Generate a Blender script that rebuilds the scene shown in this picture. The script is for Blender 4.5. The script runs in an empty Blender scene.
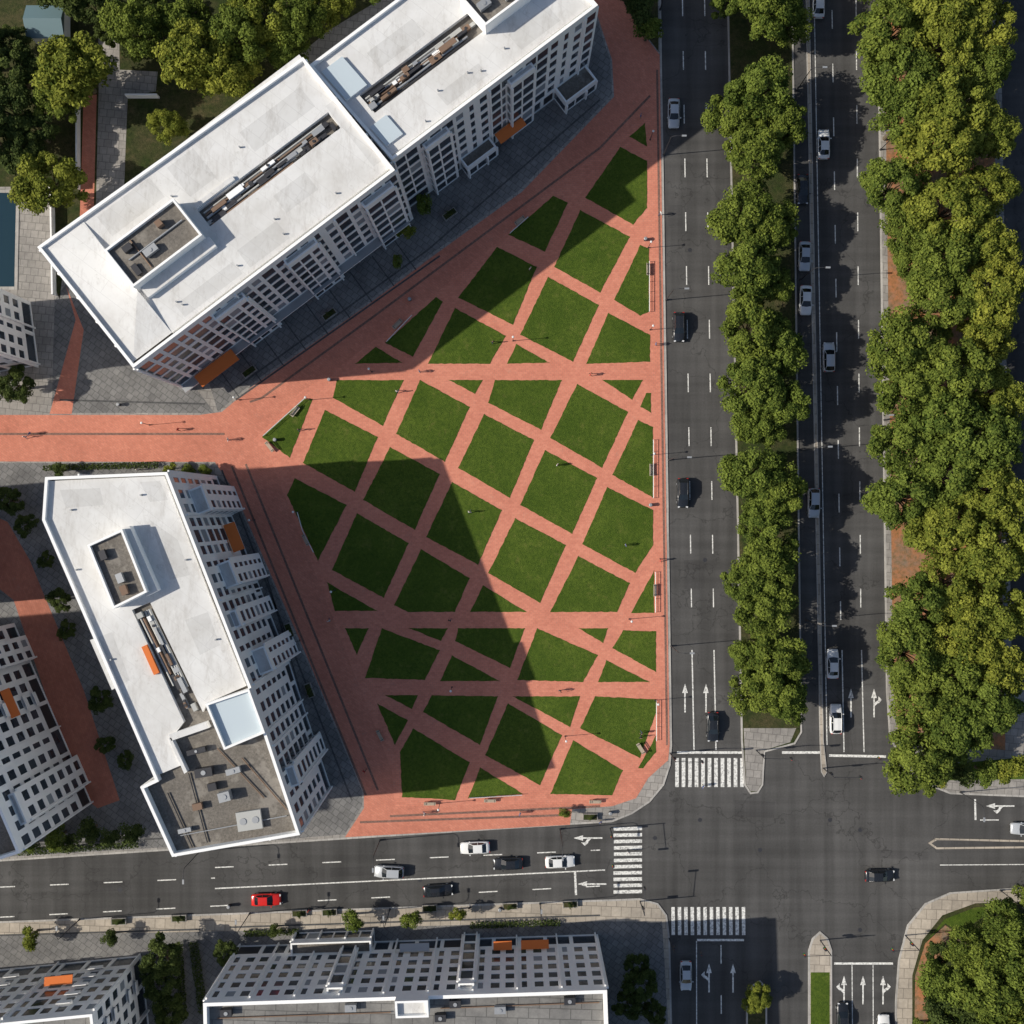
import bpy, math, random
import numpy as np
from mathutils import Vector
random.seed(7); rng=np.random.default_rng(11)
S=0.16; HC=170.0
def G(x,y,h=0.0):
    k=S*(1-h/HC); return ((x-512)*k,(512-y)*k)
sc=bpy.context.scene
COL=sc.collection
# ------------------------------------------------------------ materials
def mat(name,build=None,base=(.5,.5,.5),rough=.8,metal=0,spec=.3):
    m=bpy.data.materials.new(name); m.use_nodes=True
    nt=m.node_tree; b=nt.nodes['Principled BSDF']
    b.inputs['Base Color'].default_value=(*base,1); b.inputs['Roughness'].default_value=rough
    b.inputs['Metallic'].default_value=metal; b.inputs['Specular IOR Level'].default_value=spec
    if build: build(nt,b)
    return m
class N:
    def __init__(s,nt): s.nt=nt; s.pos=nt.nodes.new('ShaderNodeNewGeometry').outputs['Position']
    def map(s,scale=(1,1,1),rot=0,src=None):
        n=s.nt.nodes.new('ShaderNodeMapping'); n.inputs['Scale'].default_value=scale; n.inputs['Rotation'].default_value=(0,0,rot)
        s.nt.links.new(src or s.pos,n.inputs['Vector']); return n.outputs[0]
    def noise(s,scale,detail=4,rough=.6,vec=None):
        n=s.nt.nodes.new('ShaderNodeTexNoise'); n.inputs['Scale'].default_value=scale; n.inputs['Detail'].default_value=detail; n.inputs['Roughness'].default_value=rough
        s.nt.links.new(vec or s.pos,n.inputs['Vector']); return n.outputs['Fac']
    def ramp(s,fac,a,b,ca=(0,0,0),cb=(1,1,1)):
        n=s.nt.nodes.new('ShaderNodeValToRGB'); e=n.color_ramp.elements
        e[0].position=a; e[1].position=b; e[0].color=(*ca,1); e[1].color=(*cb,1)
        s.nt.links.new(fac,n.inputs[0]); return n.outputs[0]
    def mix(s,fac,a,b,mode='MIX'):
        n=s.nt.nodes.new('ShaderNodeMix'); n.data_type='RGBA'; n.blend_type=mode
        for v,i in ((fac,0),(a,6),(b,7)):
            if isinstance(v,(float,int)): n.inputs[i].default_value=v if i==0 else (v,v,v,1)
            elif isinstance(v,tuple): n.inputs[i].default_value=(*v,1)
            else: s.nt.links.new(v,n.inputs[i])
        return n.outputs[2]
    def vor(s,scale,feature='F1',vec=None,out='Distance'):
        n=s.nt.nodes.new('ShaderNodeTexVoronoi'); n.feature=feature; n.inputs['Scale'].default_value=scale
        s.nt.links.new(vec or s.pos,n.inputs['Vector']); return n.outputs[out]
    def brick(s,w,h,mortar,c1,c2,cm,rot=0,off=.5):
        n=s.nt.nodes.new('ShaderNodeTexBrick'); n.inputs['Scale'].default_value=1; n.inputs['Brick Width'].default_value=w; n.inputs['Row Height'].default_value=h
        n.inputs['Mortar Size'].default_value=mortar; n.inputs['Color1'].default_value=(*c1,1); n.inputs['Color2'].default_value=(*c2,1); n.inputs['Mortar'].default_value=(*cm,1)
        n.offset=off
        s.nt.links.new(s.map(rot=rot),n.inputs['Vector']); return n.outputs['Color']
    def out(s,b,c): s.nt.links.new(c,b.inputs['Base Color'])
    def bump(s,b,h,st=.3,d=.05):
        n=s.nt.nodes.new('ShaderNodeBump'); n.inputs['Strength'].default_value=st; n.inputs['Distance'].default_value=d
        s.nt.links.new(h,n.inputs['Height']); s.nt.links.new(n.outputs[0],b.inputs['Normal'])

def asphalt(base,var=.35):
    def f(nt,b):
        n=N(nt)
        c=n.mix(n.ramp(n.noise(.06,4),.3,.7),tuple(x*(1-var*.6) for x in base),tuple(x*(1+var*.6) for x in base))
        c=n.mix(.35,c,n.ramp(n.noise(3.5,4,.8),.25,.75,(.3,.3,.3),(.75,.75,.75)),'OVERLAY')
        st=n.noise(1,3,.5,n.map((.55,.025,1))); st2=n.noise(1,3,.5,n.map((.02,.6,1)))
        c=n.mix(.6,c,n.ramp(st,.35,.65,(.35,.35,.35),(.62,.62,.62)),'OVERLAY')
        c=n.mix(.4,c,n.ramp(st2,.35,.65,(.35,.35,.35),(.62,.62,.62)),'OVERLAY')
        ad=nt.nodes.new('ShaderNodeVectorMath'); ad.operation='ADD'; nt.links.new(n.pos,ad.inputs[0])
        nn=nt.nodes.new('ShaderNodeTexNoise'); nn.inputs['Scale'].default_value=.4; nn.inputs['Detail'].default_value=4; nt.links.new(n.pos,nn.inputs['Vector'])
        sc_=nt.nodes.new('ShaderNodeVectorMath'); sc_.operation='SCALE'; sc_.inputs['Scale'].default_value=5; nt.links.new(nn.outputs['Color'],sc_.inputs[0]); nt.links.new(sc_.outputs[0],ad.inputs[1])
        cr=n.vor(.07,'DISTANCE_TO_EDGE',ad.outputs[0])
        c=n.mix(n.ramp(cr,.002,.006,(.6,.6,.6),(0,0,0)),c,tuple(x*.45 for x in base))
        n.out(b,c)
    return f
M={}
M['asphalt']=mat('asphalt',asphalt((.077,.075,.073)),rough=.88,spec=.12)
M['asphalt_old']=mat('asphalt_service',asphalt((.068,.066,.065)),rough=.88,spec=.12)
def f(nt,b):
    n=N(nt); c=n.mix(n.ramp(n.noise(.03,6),.35,.65),(.05,.075,.022),(.12,.11,.06)); c=n.mix(n.ramp(n.noise(.6,6,.75),.3,.7),c,(.05,.06,.025)); n.out(b,c)
M['ground']=mat('ground_soil_grass',f,rough=.95)
def f(nt,b):
    n=N(nt); c=n.mix(n.ramp(n.noise(.12,5,.7),.35,.65),(.066,.108,.013),(.118,.165,.024))
    c=n.mix(n.ramp(n.noise(2.4,5,.85),.32,.66),(.036,.066,.010),c)
    c=n.mix(n.ramp(n.noise(.5,5,.8),.56,.76,(0,0,0),(.6,.6,.6)),c,(.18,.175,.048))
    n.out(b,c); n.bump(b,n.noise(6,3,.8),.9,.14)
M['lawn']=mat('lawn_grass',f,rough=.95,spec=.1)
def f(nt,b):
    n=N(nt); c=n.mix(n.ramp(n.noise(.25,5,.7),.35,.65),(.042,.062,.016),(.12,.095,.05)); c=n.mix(n.ramp(n.noise(1.6,5,.85),.3,.7),(.022,.032,.012),c)
    n.out(b,c); n.bump(b,n.noise(5,3,.8),.9,.15)
M['verge']=mat('verge_grass',f,rough=.95,spec=.1)
def f(nt,b):
    n=N(nt); c=n.mix(n.ramp(n.noise(.2,5,.7),.42,.66),(.40,.17,.08),(.21,.17,.13)); c=n.mix(n.ramp(n.noise(1.5,5,.85),.45,.75),c,(.09,.085,.03)); n.out(b,c)
M['clay']=mat('red_clay_soil',f,rough=.95,spec=.1)
def brickf(k=1.0,rot=.6):
    def f(nt,b):
        n=N(nt)
        c=n.brick(.62,.32,.02,(.60*k,.225*k,.150*k),(.53*k,.19*k,.125*k),(.42*k,.19*k,.135*k),rot)
        c=n.mix(.5,c,n.ramp(n.noise(.11,4,.65),.3,.7,(.40,.40,.40),(.62,.62,.62)),'OVERLAY')
        c=n.mix(.5,c,n.ramp(n.noise(1.3,5,.8),.3,.7,(.35,.36,.38),(.62,.62,.62)),'OVERLAY')
        c=n.mix(n.ramp(n.noise(.7,5,.8),.58,.8,(0,0,0),(.5,.5,.5)),c,(.36,.23,.18))
        c=n.mix(n.ramp(n.noise(.3,5,.8,n.map((1,1,1),2.1)),.60,.72,(0,0,0),(.35,.35,.35)),c,(.26,.12,.085))
        n.out(b,c)
    return f
M['brick']=mat('red_brick_paving',brickf(.98),rough=.9,spec=.15)
M['brick_path']=mat('red_path_paving',brickf(1.06,0.0),rough=.9,spec=.15)
M['brick_dark']=mat('shaded_red_paving',brickf(.72,1.2),rough=.9,spec=.15)  # darker copy of the brick for the alley path, building shade in its colour
def pavef(base,w=1.2,h=1.2,rot=.1,m=.05,st=.6):
    def f(nt,b):
        n=N(nt); d=tuple(x*.82 for x in base); mm=tuple(x*.55 for x in base)
        c=n.brick(w,h,m,base,d,mm,rot,.5)
        c=n.mix(st,c,n.ramp(n.noise(.15,5,.7),.3,.7,(.28,.28,.29),(.66,.65,.64)),'OVERLAY')
        c=n.mix(.5,c,n.ramp(n.noise(1.8,5,.8),.3,.7,(.34,.34,.34),(.62,.62,.62)),'OVERLAY')
        n.out(b,c)
    return f
M['pave']=mat('concrete_paving',pavef((.33,.31,.285)),rough=.9)
M['pave_dark']=mat('grey_stone_paving',pavef((.21,.206,.20),1.0,1.0,.62,.05,.8),rough=.9)
M['pave_beige']=mat('beige_paving',pavef((.45,.395,.325),1.6,1.6,.04,.06),rough=.9)
M['band']=mat('dark_stone_band',pavef((.24,.14,.11),.6,.6,.6,.03),rough=.9)
M['gband']=mat('charcoal_stone_band',pavef((.10,.10,.10),.6,.6,.6,.03),rough=.9)
M['kerb']=mat('kerb_stone',pavef((.45,.43,.40),1.0,50,0,.03),rough=.9)
def f(nt,b):
    n=N(nt); c=n.mix(n.ramp(n.noise(2.5,5,.85),.36,.54),(.17,.168,.165),(.78,.77,.73)); n.out(b,c)
M['paint']=mat('road_paint',f,rough=.7)
def f(nt,b):
    n=N(nt); c=n.mix(n.ramp(n.noise(.25,4,.75),.3,.7),(.82,.82,.81),(.90,.89,.87)); c=n.mix(n.ramp(n.noise(1.2,4,.8),.58,.85,(0,0,0),(.35,.35,.35)),c,(.5,.49,.47)); n.out(b,c)
M['wall']=mat('white_render',f,rough=.75)
def membf(k):
    def f(nt,b):
        n=N(nt)
        c=n.brick(9,2.0,.03,(.66*k,.655*k,.64*k),(.635*k,.63*k,.62*k),(.55*k,.545*k,.535*k),.647,.5)
        c=n.mix(n.ramp(n.noise(.09,5,.75),.42,.72,(0,0,0),(.85,.85,.85)),c,(.50*k,.485*k,.46*k))
        c=n.mix(n.ramp(n.noise(.5,5,.85,n.map((1,.3,1),.647)),.50,.68,(0,0,0),(.55,.55,.55)),c,(.42*k,.40*k,.375*k))
        c=n.mix(n.ramp(n.noise(.35,5,.9),.60,.66,(0,0,0),(.35,.35,.35)),c,(.36*k,.34*k,.31*k))
        n.out(b,c)
    return f
M['memb']=mat('white_roof_membrane',membf(1.06),rough=.7,spec=.15)
M['memb2']=mat('patched_roof_membrane',membf(.93),rough=.75,spec=.15)
def f(nt,b):
    n=N(nt); c=n.mix(n.ramp(n.noise(.3,5,.8),.35,.65),(.155,.138,.118),(.25,.225,.195)); c=n.mix(n.ramp(n.noise(3,4,.85),.35,.65),(.11,.10,.088),c)
    c=n.mix(n.ramp(n.noise(.22,4,.7,n.map((1,1,1),1)),.55,.62,(0,0,0),(.5,.5,.5)),c,(.30,.275,.24))
    n.out(b,c)
M['gravel']=mat('roof_gravel',f,rough=.95)
M['greydeck']=mat('grey_roof_panels',pavef((.22,.215,.205),3.0,1.5,.03,.07,.8),rough=.9)
def f(nt,b):
    n=N(nt); c=n.mix(n.ramp(n.vor(.35,'F1',None,'Color'),.2,.8),(.018,.026,.036),(.055,.07,.09)); n.out(b,c)
M['glass']=mat('window_glass',f,rough=.15,spec=.5)
M['curtain']=mat('window_blind',base=(.26,.29,.32),rough=.5)
M['orange']=mat('orange_fabric',base=(.66,.17,.04),rough=.8)
M['metal']=mat('galvanised_metal',base=(.36,.37,.38),rough=.5,metal=.4)
M['darkm']=mat('dark_metal',base=(.05,.05,.055),rough=.5,metal=.3)
M['unit']=mat('hvac_casing',base=(.42,.42,.40),rough=.6)
M['rust']=mat('rusty_duct',base=(.2,.13,.09),rough=.8)
M['sky_l']=mat('skylight_glazing',base=(.50,.57,.61),rough=.3,spec=.4)
M['teal']=mat('teal_sheet_roof',base=(.13,.20,.22),rough=.5)
M['water']=mat('pool_water',base=(.012,.035,.05),rough=.05,spec=.6)
M['wood']=mat('bench_wood',base=(.42,.36,.28),rough=.7)
M['white_m']=mat('white_metal',base=(.7,.7,.68),rough=.4)
M['tyre']=mat('tyre_rubber',base=(.02,.02,.02),rough=.9)
M['cglass']=mat('car_glass',base=(.012,.016,.02),rough=.06,spec=.7)
M['head']=mat('headlamp',base=(.6,.61,.62),rough=.15)
M['tail']=mat('tail_lamp',base=(.45,.02,.015),rough=.3)
M['tl_r']=mat('signal_red',base=(.5,.03,.02)); M['tl_g']=mat('signal_green',base=(.03,.3,.1)); M['tl_y']=mat('signal_amber',base=(.5,.3,.03))
M['skin']=mat('skin',base=(.45,.27,.19),rough=.6); M['hair']=mat('hair',base=(.03,.02,.015),rough=.7)
def f(nt,b):
    n=N(nt); c=n.mix(n.noise(6,4),(.10,.075,.05),(.17,.14,.10)); n.out(b,c)
M['bark']=mat('bark',f,rough=.95)
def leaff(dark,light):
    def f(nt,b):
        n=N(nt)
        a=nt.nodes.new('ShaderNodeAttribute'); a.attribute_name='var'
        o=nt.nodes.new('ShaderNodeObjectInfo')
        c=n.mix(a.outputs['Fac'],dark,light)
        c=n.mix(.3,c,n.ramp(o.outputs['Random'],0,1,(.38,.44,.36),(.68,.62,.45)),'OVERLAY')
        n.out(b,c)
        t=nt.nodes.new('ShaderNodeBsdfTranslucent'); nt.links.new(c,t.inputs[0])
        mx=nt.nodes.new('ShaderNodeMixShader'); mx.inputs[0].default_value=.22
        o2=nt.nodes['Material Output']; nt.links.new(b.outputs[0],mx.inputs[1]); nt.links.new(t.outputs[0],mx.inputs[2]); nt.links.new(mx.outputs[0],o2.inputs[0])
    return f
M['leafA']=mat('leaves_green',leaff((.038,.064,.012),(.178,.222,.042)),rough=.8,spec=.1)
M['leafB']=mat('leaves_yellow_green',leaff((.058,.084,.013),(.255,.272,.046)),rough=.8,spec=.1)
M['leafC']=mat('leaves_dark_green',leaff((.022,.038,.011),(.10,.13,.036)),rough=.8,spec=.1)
# ------------------------------------------------------------ mesh builder
class MB:
    def __init__(s,mats): s.v=[];s.f=[];s.m=[];s.mats=mats;s.sm=[]
    def add(s,vs,fs,mi,smooth=False):
        o=len(s.v); s.v+=[tuple(p) for p in vs]
        mi=s.mats.index(mi)
        for f in fs: s.f.append(tuple(i+o for i in f)); s.m.append(mi); s.sm.append(smooth)
    def poly(s,pts,z,mi): s.add([(x,y,z) for x,y in pts],[tuple(range(len(pts)))],mi)
    def prism(s,pts,z0,z1,mt,ms,bottom=False):
        n=len(pts); s.poly(pts,z1,mt)
        s.add([(x,y,z0) for x,y in pts]+[(x,y,z1) for x,y in pts],[(i,(i+1)%n,(i+1)%n+n,i+n) for i in range(n)],ms)
        if bottom: s.poly(pts[::-1],z0,ms)
    def box(s,cx,cy,z0,z1,lx,ly,ang,mi,mt=None):
        c,sn=math.cos(ang),math.sin(ang)
        pts=[(cx+c*a-sn*b,cy+sn*a+c*b) for a,b in ((-lx/2,-ly/2),(lx/2,-ly/2),(lx/2,ly/2),(-lx/2,ly/2))]
        s.prism(pts,z0,z1,mt or mi,mi,True)
    def tube(s,p,q,r0,r1,n,mi,smooth=True):
        p=Vector(p);q=Vector(q);d=(q-p).normalized()
        a=d.orthogonal().normalized(); b=d.cross(a)
        vs=[p+(a*math.cos(t)+b*math.sin(t))*r0 for t in [2*math.pi*i/n for i in range(n)]]+[q+(a*math.cos(t)+b*math.sin(t))*r1 for t in [2*math.pi*i/n for i in range(n)]]
        s.add(vs,[(i,(i+1)%n,(i+1)%n+n,i+n) for i in range(n)],mi,smooth)
        s.add(vs,[tuple(range(n-1,-1,-1)),tuple(range(n,2*n))],mi)
    def mesh(s,name):
        me=bpy.data.meshes.new(name); me.from_pydata(s.v,[],s.f)
        for k in s.mats: me.materials.append(M[k] if isinstance(k,str) else k)
        me.polygons.foreach_set('material_index',s.m); me.polygons.foreach_set('use_smooth',s.sm); me.update(); return me
    def obj(s,name,parent=None):
        o=bpy.data.objects.new(name,s.mesh(name)); COL.objects.link(o)
        if parent: o.parent=parent
        return o
def place(name,me,x,y,z=0,rot=0,scale=1.0):
    o=bpy.data.objects.new(name,me); COL.objects.link(o); o.location=(x,y,z); o.rotation_euler=(0,0,rot)
    o.scale=(scale,)*3 if not isinstance(scale,tuple) else scale; return o
def area(p): return .5*sum(p[i][0]*p[(i+1)%len(p)][1]-p[(i+1)%len(p)][0]*p[i][1] for i in range(len(p)))
def ccw(p): return p if area(p)>0 else p[::-1]
def inset(p,d):
    n=len(p);o=[]
    for i in range(n):
        a=Vector(p[i-1]);b=Vector(p[i]);c=Vector(p[(i+1)%n])
        e1=(b-a).normalized();e2=(c-b).normalized()
        n1=Vector((-e1.y,e1.x));n2=Vector((-e2.y,e2.x)); m=(n1+n2)
        if m.length<1e-4: m=n1
        m.normalize(); k=d/max(.35,m.dot(n1)); o.append((b.x+m.x*k,b.y+m.y*k))
    return o
def W(pts,h=0): return ccw([G(x,y,h) for x,y in pts])
def slab(name,pts,top,z1=.12,kw=.28,kerb='kerb'):
    p=W(pts); q=inset(p,kw); mb=MB([top,kerb]); n=len(p)
    mb.poly(q,z1,top)
    mb.add([(x,y,z1) for x,y in p]+[(x,y,z1) for x,y in q],[(i,(i+1)%n,(i+1)%n+n,i+n) for i in range(n)],kerb)
    mb.add([(x,y,-.05) for x,y in p]+[(x,y,z1) for x,y in p],[(i,(i+1)%n,(i+1)%n+n,i+n) for i in range(n)],kerb)
    return mb.obj(name)
def sheet(name,polys,top,z):
    mb=MB([top])
    for p in polys: mb.poly(W(p),z,top)
    return mb.obj(name)
# ------------------------------------------------------------ ground & roads
mb=MB(['ground']); mb.poly([(-2500,-2500),(2500,-2500),(2500,2500),(-2500,2500)],-.3,'ground'); mb.obj('ground')
mb=MB(['asphalt']); mb.poly([(-310,-310),(310,-310),(310,310),(-310,310)],0,'asphalt'); mb.obj('road')
slab('pavement',[(-1400,-1400),(640.3,-1400),(661,0),(672,745),(670.5,765),(664,785),(650,802),(632,814),(612,822),(-1400,951)],'pave')
slab('pavement',[(-1400,972),(0,921),(640,898),(658,903),(667,915),(670,940),(672,1024),(690,2400),(-1400,2400)],'pave_beige')
slab('pavement',[(857,-1400),(877,0),(886,690),(889,735),(900,762),(922,783),(950,794),(1024,797),(2400,800),(2400,-1400)],'pave')
slab('pavement',[(893,2400),(895,1000),(898,960),(907,925),(925,903),(950,892),(1024,887),(2400,870),(2400,2400)],'pave_beige')
slab('tree_median',[(699,-1400),(727,0),(741,740),(744,785),(750,794),(758,793),(763,785),(765,752),(795,744),(802,732),(793,0),(775,-1400)],'verge')
sheet('median_tip_paving',[[(743.5,728),(746,784),(750.5,791),(757,791),(761,784),(764,750),(790,742),(796,728)]],'pave',.125)
slab('central_median',[(784,-1400),(805.5,0),(819.5,740),(821,772),(824,777),(827,772),(823.5,740),(809.5,0),(788,-1400)],'pave_beige',.13,.12)
slab('traffic_island',[(808,2400),(808,950),(812,938),(820,931),(828,938),(832,950),(833,2400)],'pave_beige')
sheet('island_grass',[[(810.5,2400),(810.5,972),(829.5,972),(830.5,2400)]],'lawn',.125)
slab('traffic_island',[(745,2400),(746,1005),(752,985),(760,980),(767,988),(769,2400)],'verge')
slab('traffic_island',[(928,843),(936,838),(1024,840),(2400,836),(2400,845),(1024,848),(936,849)],'asphalt_old',.12,.3,'pave_beige')
sheet('grass_ground',[[(-1400,285),(0,187),(18,187),(60,300),(66,245),(330,30),(480,-60),(560,-300),(630,-1400),(-1400,-1400)],[(614,-60),(657,-60),(658.5,52),(640,28),(622,0)]],'verge',.124)
sheet('service_road',[[(978,-1400),(1040,-1400),(1075,690),(1012,690),(1000,0)]],'asphalt_old',.128)
sheet('soil_strip',[[(866,-1400),(884,0),(893,690),(899,742),(1005,750),(992,0),(972,-1400)]],'clay',.124)
sheet('grass_strip',[[(935,765),(1024,757),(1300,757),(1300,778),(1024,779),(945,780)]],'lawn',.128)
sheet('park_grass',[[(910,2400),(912,975),(922,940),(942,915),(975,903),(1100,900),(2400,890),(2400,2400)]],'verge',.124)
sheet('park_soil',[[(914,1030),(915,975),(925,943),(945,925),(960,935),(940,965),(925,1030)]],'clay',.128)
sheet('park_lawn',[[(922,946),(944,919),(975,907),(1000,905),(960,932),(945,923),(927,940)]],'lawn',.132)
sheet('grey_forecourt',[[(55,300),(90,250),(215,413),(52,413)],[(218,412),(250,385),(370,300),(430,255),(520,190),(612,95),(610,60),(590,0),(560,-60),(170,250)],
    [(205,463),(232,490),(300,645),(362,790),(362,806),(345,834),(250,842),(0,857),(-100,862),(-100,463)]],'pave_dark',.124)
sheet('grey_forecourt',[[(-200,938),(228,931),(600,921),(662,921),(668,1024),(670,1200),(-200,1200)]],'pave_dark',.124)
brick=[(-1400,415),(200,415),(222,412),(252,387),(372,302),(432,257),(522,192),(614,97),(612,60),(592,0),(560,-80),(616,-80),(622,0),(640,30),(659.5,55),(669.5,745),(668,760),(648,778),(636,798),(612,806),(572,809),(570,824.5),(345,837),(364,808),(364,790),(302,645),(234,490),(215,462),(-1400,458)]
sheet('plaza_paving',[brick],'brick',.128)
sheet('brick_path',[[(50,414),(72,414),(84,330),(66,285),(76,320)],[(84,95),(97,95),(94,215),(80,222)]],'brick',.130)
sheet('brick_path',[[(-30,505),(8,522),(30,560),(84,690),(120,800),(98,808),(68,785),(48,700),(14,600),(-30,565)]],'brick_dark',.130)
sheet('grey_path',[[(98,-60),(118,-60),(120,70),(158,72),(156,92),(128,96),(124,196),(96,216),(99,90)],[(19,190),(52,190),(55,296),(19,296)]],'pave',.130)
def strip(mb,x0,y0,x1,y1,w,z,m,h=0):
    a=Vector(G(x0,y0));b=Vector(G(x1,y1));d=(b-a).normalized();n=Vector((-d.y,d.x))*w/2
    mb.poly([tuple(a-n),tuple(b-n),tuple(b+n),tuple(a+n)],z,m)
mb=MB(['band','gband'])
for s in [(232,466,366,795),(246,464,378,790),(262,398,372,318),(372,318,600,148),(250,402,262,398),(0,434,225,434),(390,816,600,806),(360,822,560,815),(600,148,650,96),(657,70,667,745)]:
    strip(mb,*s,.35,.134,'band')
for s in [(236,388,428,250),(236,400,440,256),(428,250,600,100),(222,470,352,800),(262,560,300,690),(60,400,205,404),(0,846,250,834),(230,927,600,915),(0,935,200,929)]:
    strip(mb,*s,.28,.134,'gband')
for i in range(9):
    x=240+i*22; y=398-i*16; strip(mb,x,y,x-22,y-30,.2,.138,'gband')
mb.obj('paving_band')
cells=[[(645,123),(647,147),(629,137)],[(620,147),(647,161),(647,208),(633,225),(585,198)],[(553,196),(568,203),(545,252),(508,235)],
[(580,210),(630,237),(600,293),(554,267)],[(640,245),(649,249),(649,312),(640,316),(614,300)],[(497,247),(537,267),(513,325),(458,298)],
[(548,277),(599,305),(573,362),(520,335)],[(608,313),(650,335),(650,362),(586,364)],[(436,297),(443,302),(413,357),(385,343)],
[(455,308),(506,336),(490,364),(428,364)],[(516,344),(550,363),(507,364)],[(376,347),(403,363),(355,364)],
[(313,399),(290,458),(262,437),(303,399)],[(337,380),(404,380),(383,426),(333,398)],[(325,410),(378,437),(355,492),(303,463)],
[(420,380),(470,407),(445,462),(396,434)],[(448,380),(483,380),(475,394)],[(495,380),(562,380),(541,430),(488,403)],
[(577,384),(628,412),(602,468),(550,438)],[(602,380),(643,380),(632,400)],[(646,393),(651,393),(651,413),(640,407)],
[(484,414),(534,440),(510,498),(458,468)],[(638,420),(653,427),(653,498),(612,475)],[(390,447),(440,474),(415,530),(363,500)],
[(295,478),(347,505),(318,561),(287,495)],[(545,450),(597,478),(572,534),(520,505)],[(452,482),(502,510),(478,565),(426,537)],
[(357,513),(409,543),(384,598),(332,570)],[(607,487),(653,510),(653,545),(635,573),(582,544)],[(515,518),(566,545),(540,603),(488,573)],
[(421,549),(470,578),(455,612),(408,612),(394,605)],[(578,556),(630,583),(617,612),(550,612)],[(654,570),(654,613),(631,613)],
[(327,582),(378,611),(335,611)],[(483,585),(527,612),(470,612)],
[(345,628),(369,628),(357,655)],[(382,628),(440,650),(425,680),(365,678)],[(408,628),(448,628),(441,641)],[(458,628),(525,628),(510,668),(455,641)],
[(452,655),(500,681),(440,681)],[(537,628),(598,655),(583,682),(517,680)],[(578,628),(608,628),(603,643)],[(623,630),(656,631),(656,672),(612,648)],
[(606,660),(650,682),(598,682)],
[(377,703),(408,720),(395,745)],[(385,695),(418,695),(412,709)],[(432,695),(498,696),(480,745),(423,712)],[(512,696),(580,696),(570,727)],
[(508,703),(562,735),(540,785),(485,755)],[(595,696),(656,699),(656,712),(640,758),(580,728)],[(413,728),(470,762),(455,800),(402,797),(400,752)],
[(480,767),(524,794),(468,798)],[(573,740),(623,770),(612,795),(550,794)],[(656,735),(656,752),(643,768),(638,768)]]
def ragged(p,seed):
    r=random.Random(seed); o=[]; n=len(p)
    for i in range(n):
        a=Vector(p[i]);b=Vector(p[(i+1)%n]);L=(b-a).length;d=(b-a)/max(L,1e-6);nn=Vector((-d.y,d.x));k=max(1,int(L/.5))
        for j in range(k):
            c=a+d*L*j/k+(nn*r.uniform(-.02,.09) if j else Vector((0,0))); o.append((c.x,c.y))
    return o
mb=MB(['lawn','verge','band'])
for i,c in enumerate(cells):
    p=ragged(W(c),i); mb.prism(p,.12,.165,'lawn','verge')
mb.obj('lawn')
sheet('plaza_lattice_path',[[(620,136),(650,112),(660,112),(668,745),(650,775),(622,803),(395,806),(392,770),(322,590),(270,458),(254,440),(300,392),(330,374),(440,290),(500,240),(552,188)]],'brick_path',.1310)
# ------------------------------------------------------------ road markings
mk=MB(['paint'])
Z=.010
def dash(x0,y0,x1,y1,dl,gap,w=.17,skip=()):
    a=Vector(G(x0,y0));b=Vector(G(x1,y1));L=(b-a).length;d=(b-a)/L;n=Vector((-d.y,d.x))*w/2;t=0
    while t<L:
        p=a+d*t;q=a+d*min(L,t+dl); mk.poly([tuple(p-n),tuple(q-n),tuple(q+n),tuple(p+n)],Z,'paint'); t+=dl+gap
def line(x0,y0,x1,y1,w=.16): strip(mk,x0,y0,x1,y1,w,Z,'paint')
dash(661.5,-1400,692,640,3,5.6); dash(684,-1400,714,640,3,5.6)
line(692,650,694,750,.2);line(714,650,716,750,.2)
dash(832-19,-1100,832,10,3,5.6);dash(832,10,841,640,3,5.6);dash(825+20,-1400,847+14,640,3,5.6)
line(812.5,-100,827,745,.14); line(842,650,844,752,.18);line(861.5,650,864,752,.18)
line(677,752.5,742,752.5,.4); line(782,752.5,820,752.5,.4); line(829,755.5,886,756.5,.4)
line(215,888.5,605,870,.2)
dash(-1400,946,215,878,3,5.6); dash(215,867.5,600,850,3,5.6); dash(-1400,990,600,886,3,5.6); 
line(575,872,576,895,.35)
for i in range(11):
    x=677+i*6.5; strip(mk,x,758,x,787,.58,Z,'paint')
for i in range(11):
    y=829+i*6.3; strip(mk,613.5,y,642,y-.6,.55,Z,'paint')
for i in range(12):
    x=673+i*6.4; strip(mk,x,907,x+.3,935,.55,Z,'paint')
line(697,940,744,940,.35); line(696.5,941,697.5,1500,.15); dash(721,945,723,1500,3,5)
line(834,963.5,893,963.5,.35); line(852,965,853,1100,.14); line(873,965,873.5,1100,.14)
line(975,799,975.5,820,.3); line(940,865,1400,862,.14)
dash(980,820,1500,818,3,5)
def arrow(x,y,ang,kind='s',L=4.6):
    cx,cy=G(x,y);c,s=math.cos(ang),math.sin(ang)
    def T(pts): return ccw([(cx+a*c-b*s,cy+a*s+b*c) for a,b in pts])
    mk.poly(T([(-L/2,-.12),(L/2-1.4,-.12),(L/2-1.4,.12),(-L/2,.12)]),Z+.002,'paint')
    mk.poly(T([(L/2-1.5,-.45),(L/2,0),(L/2-1.5,.45)]),Z+.004,'paint')
    if kind!='s':
        k=1 if kind=='l' else -1
        mk.poly(T([(-.5,.12*k),(.1,.12*k),(.5,.75*k),(.1,.75*k)]),Z+.002,'paint'); mk.poly(T([(-.1,.7*k),(1.1,.7*k),(.5,1.25*k)]),Z+.004,'paint')
up=math.pi/2
arrow(685,698,up);arrow(706,698,up); arrow(851,703,up);arrow(874,703,up,'r')
arrow(592,884,math.pi,'s'); arrow(588,838,math.pi,'l')
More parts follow.
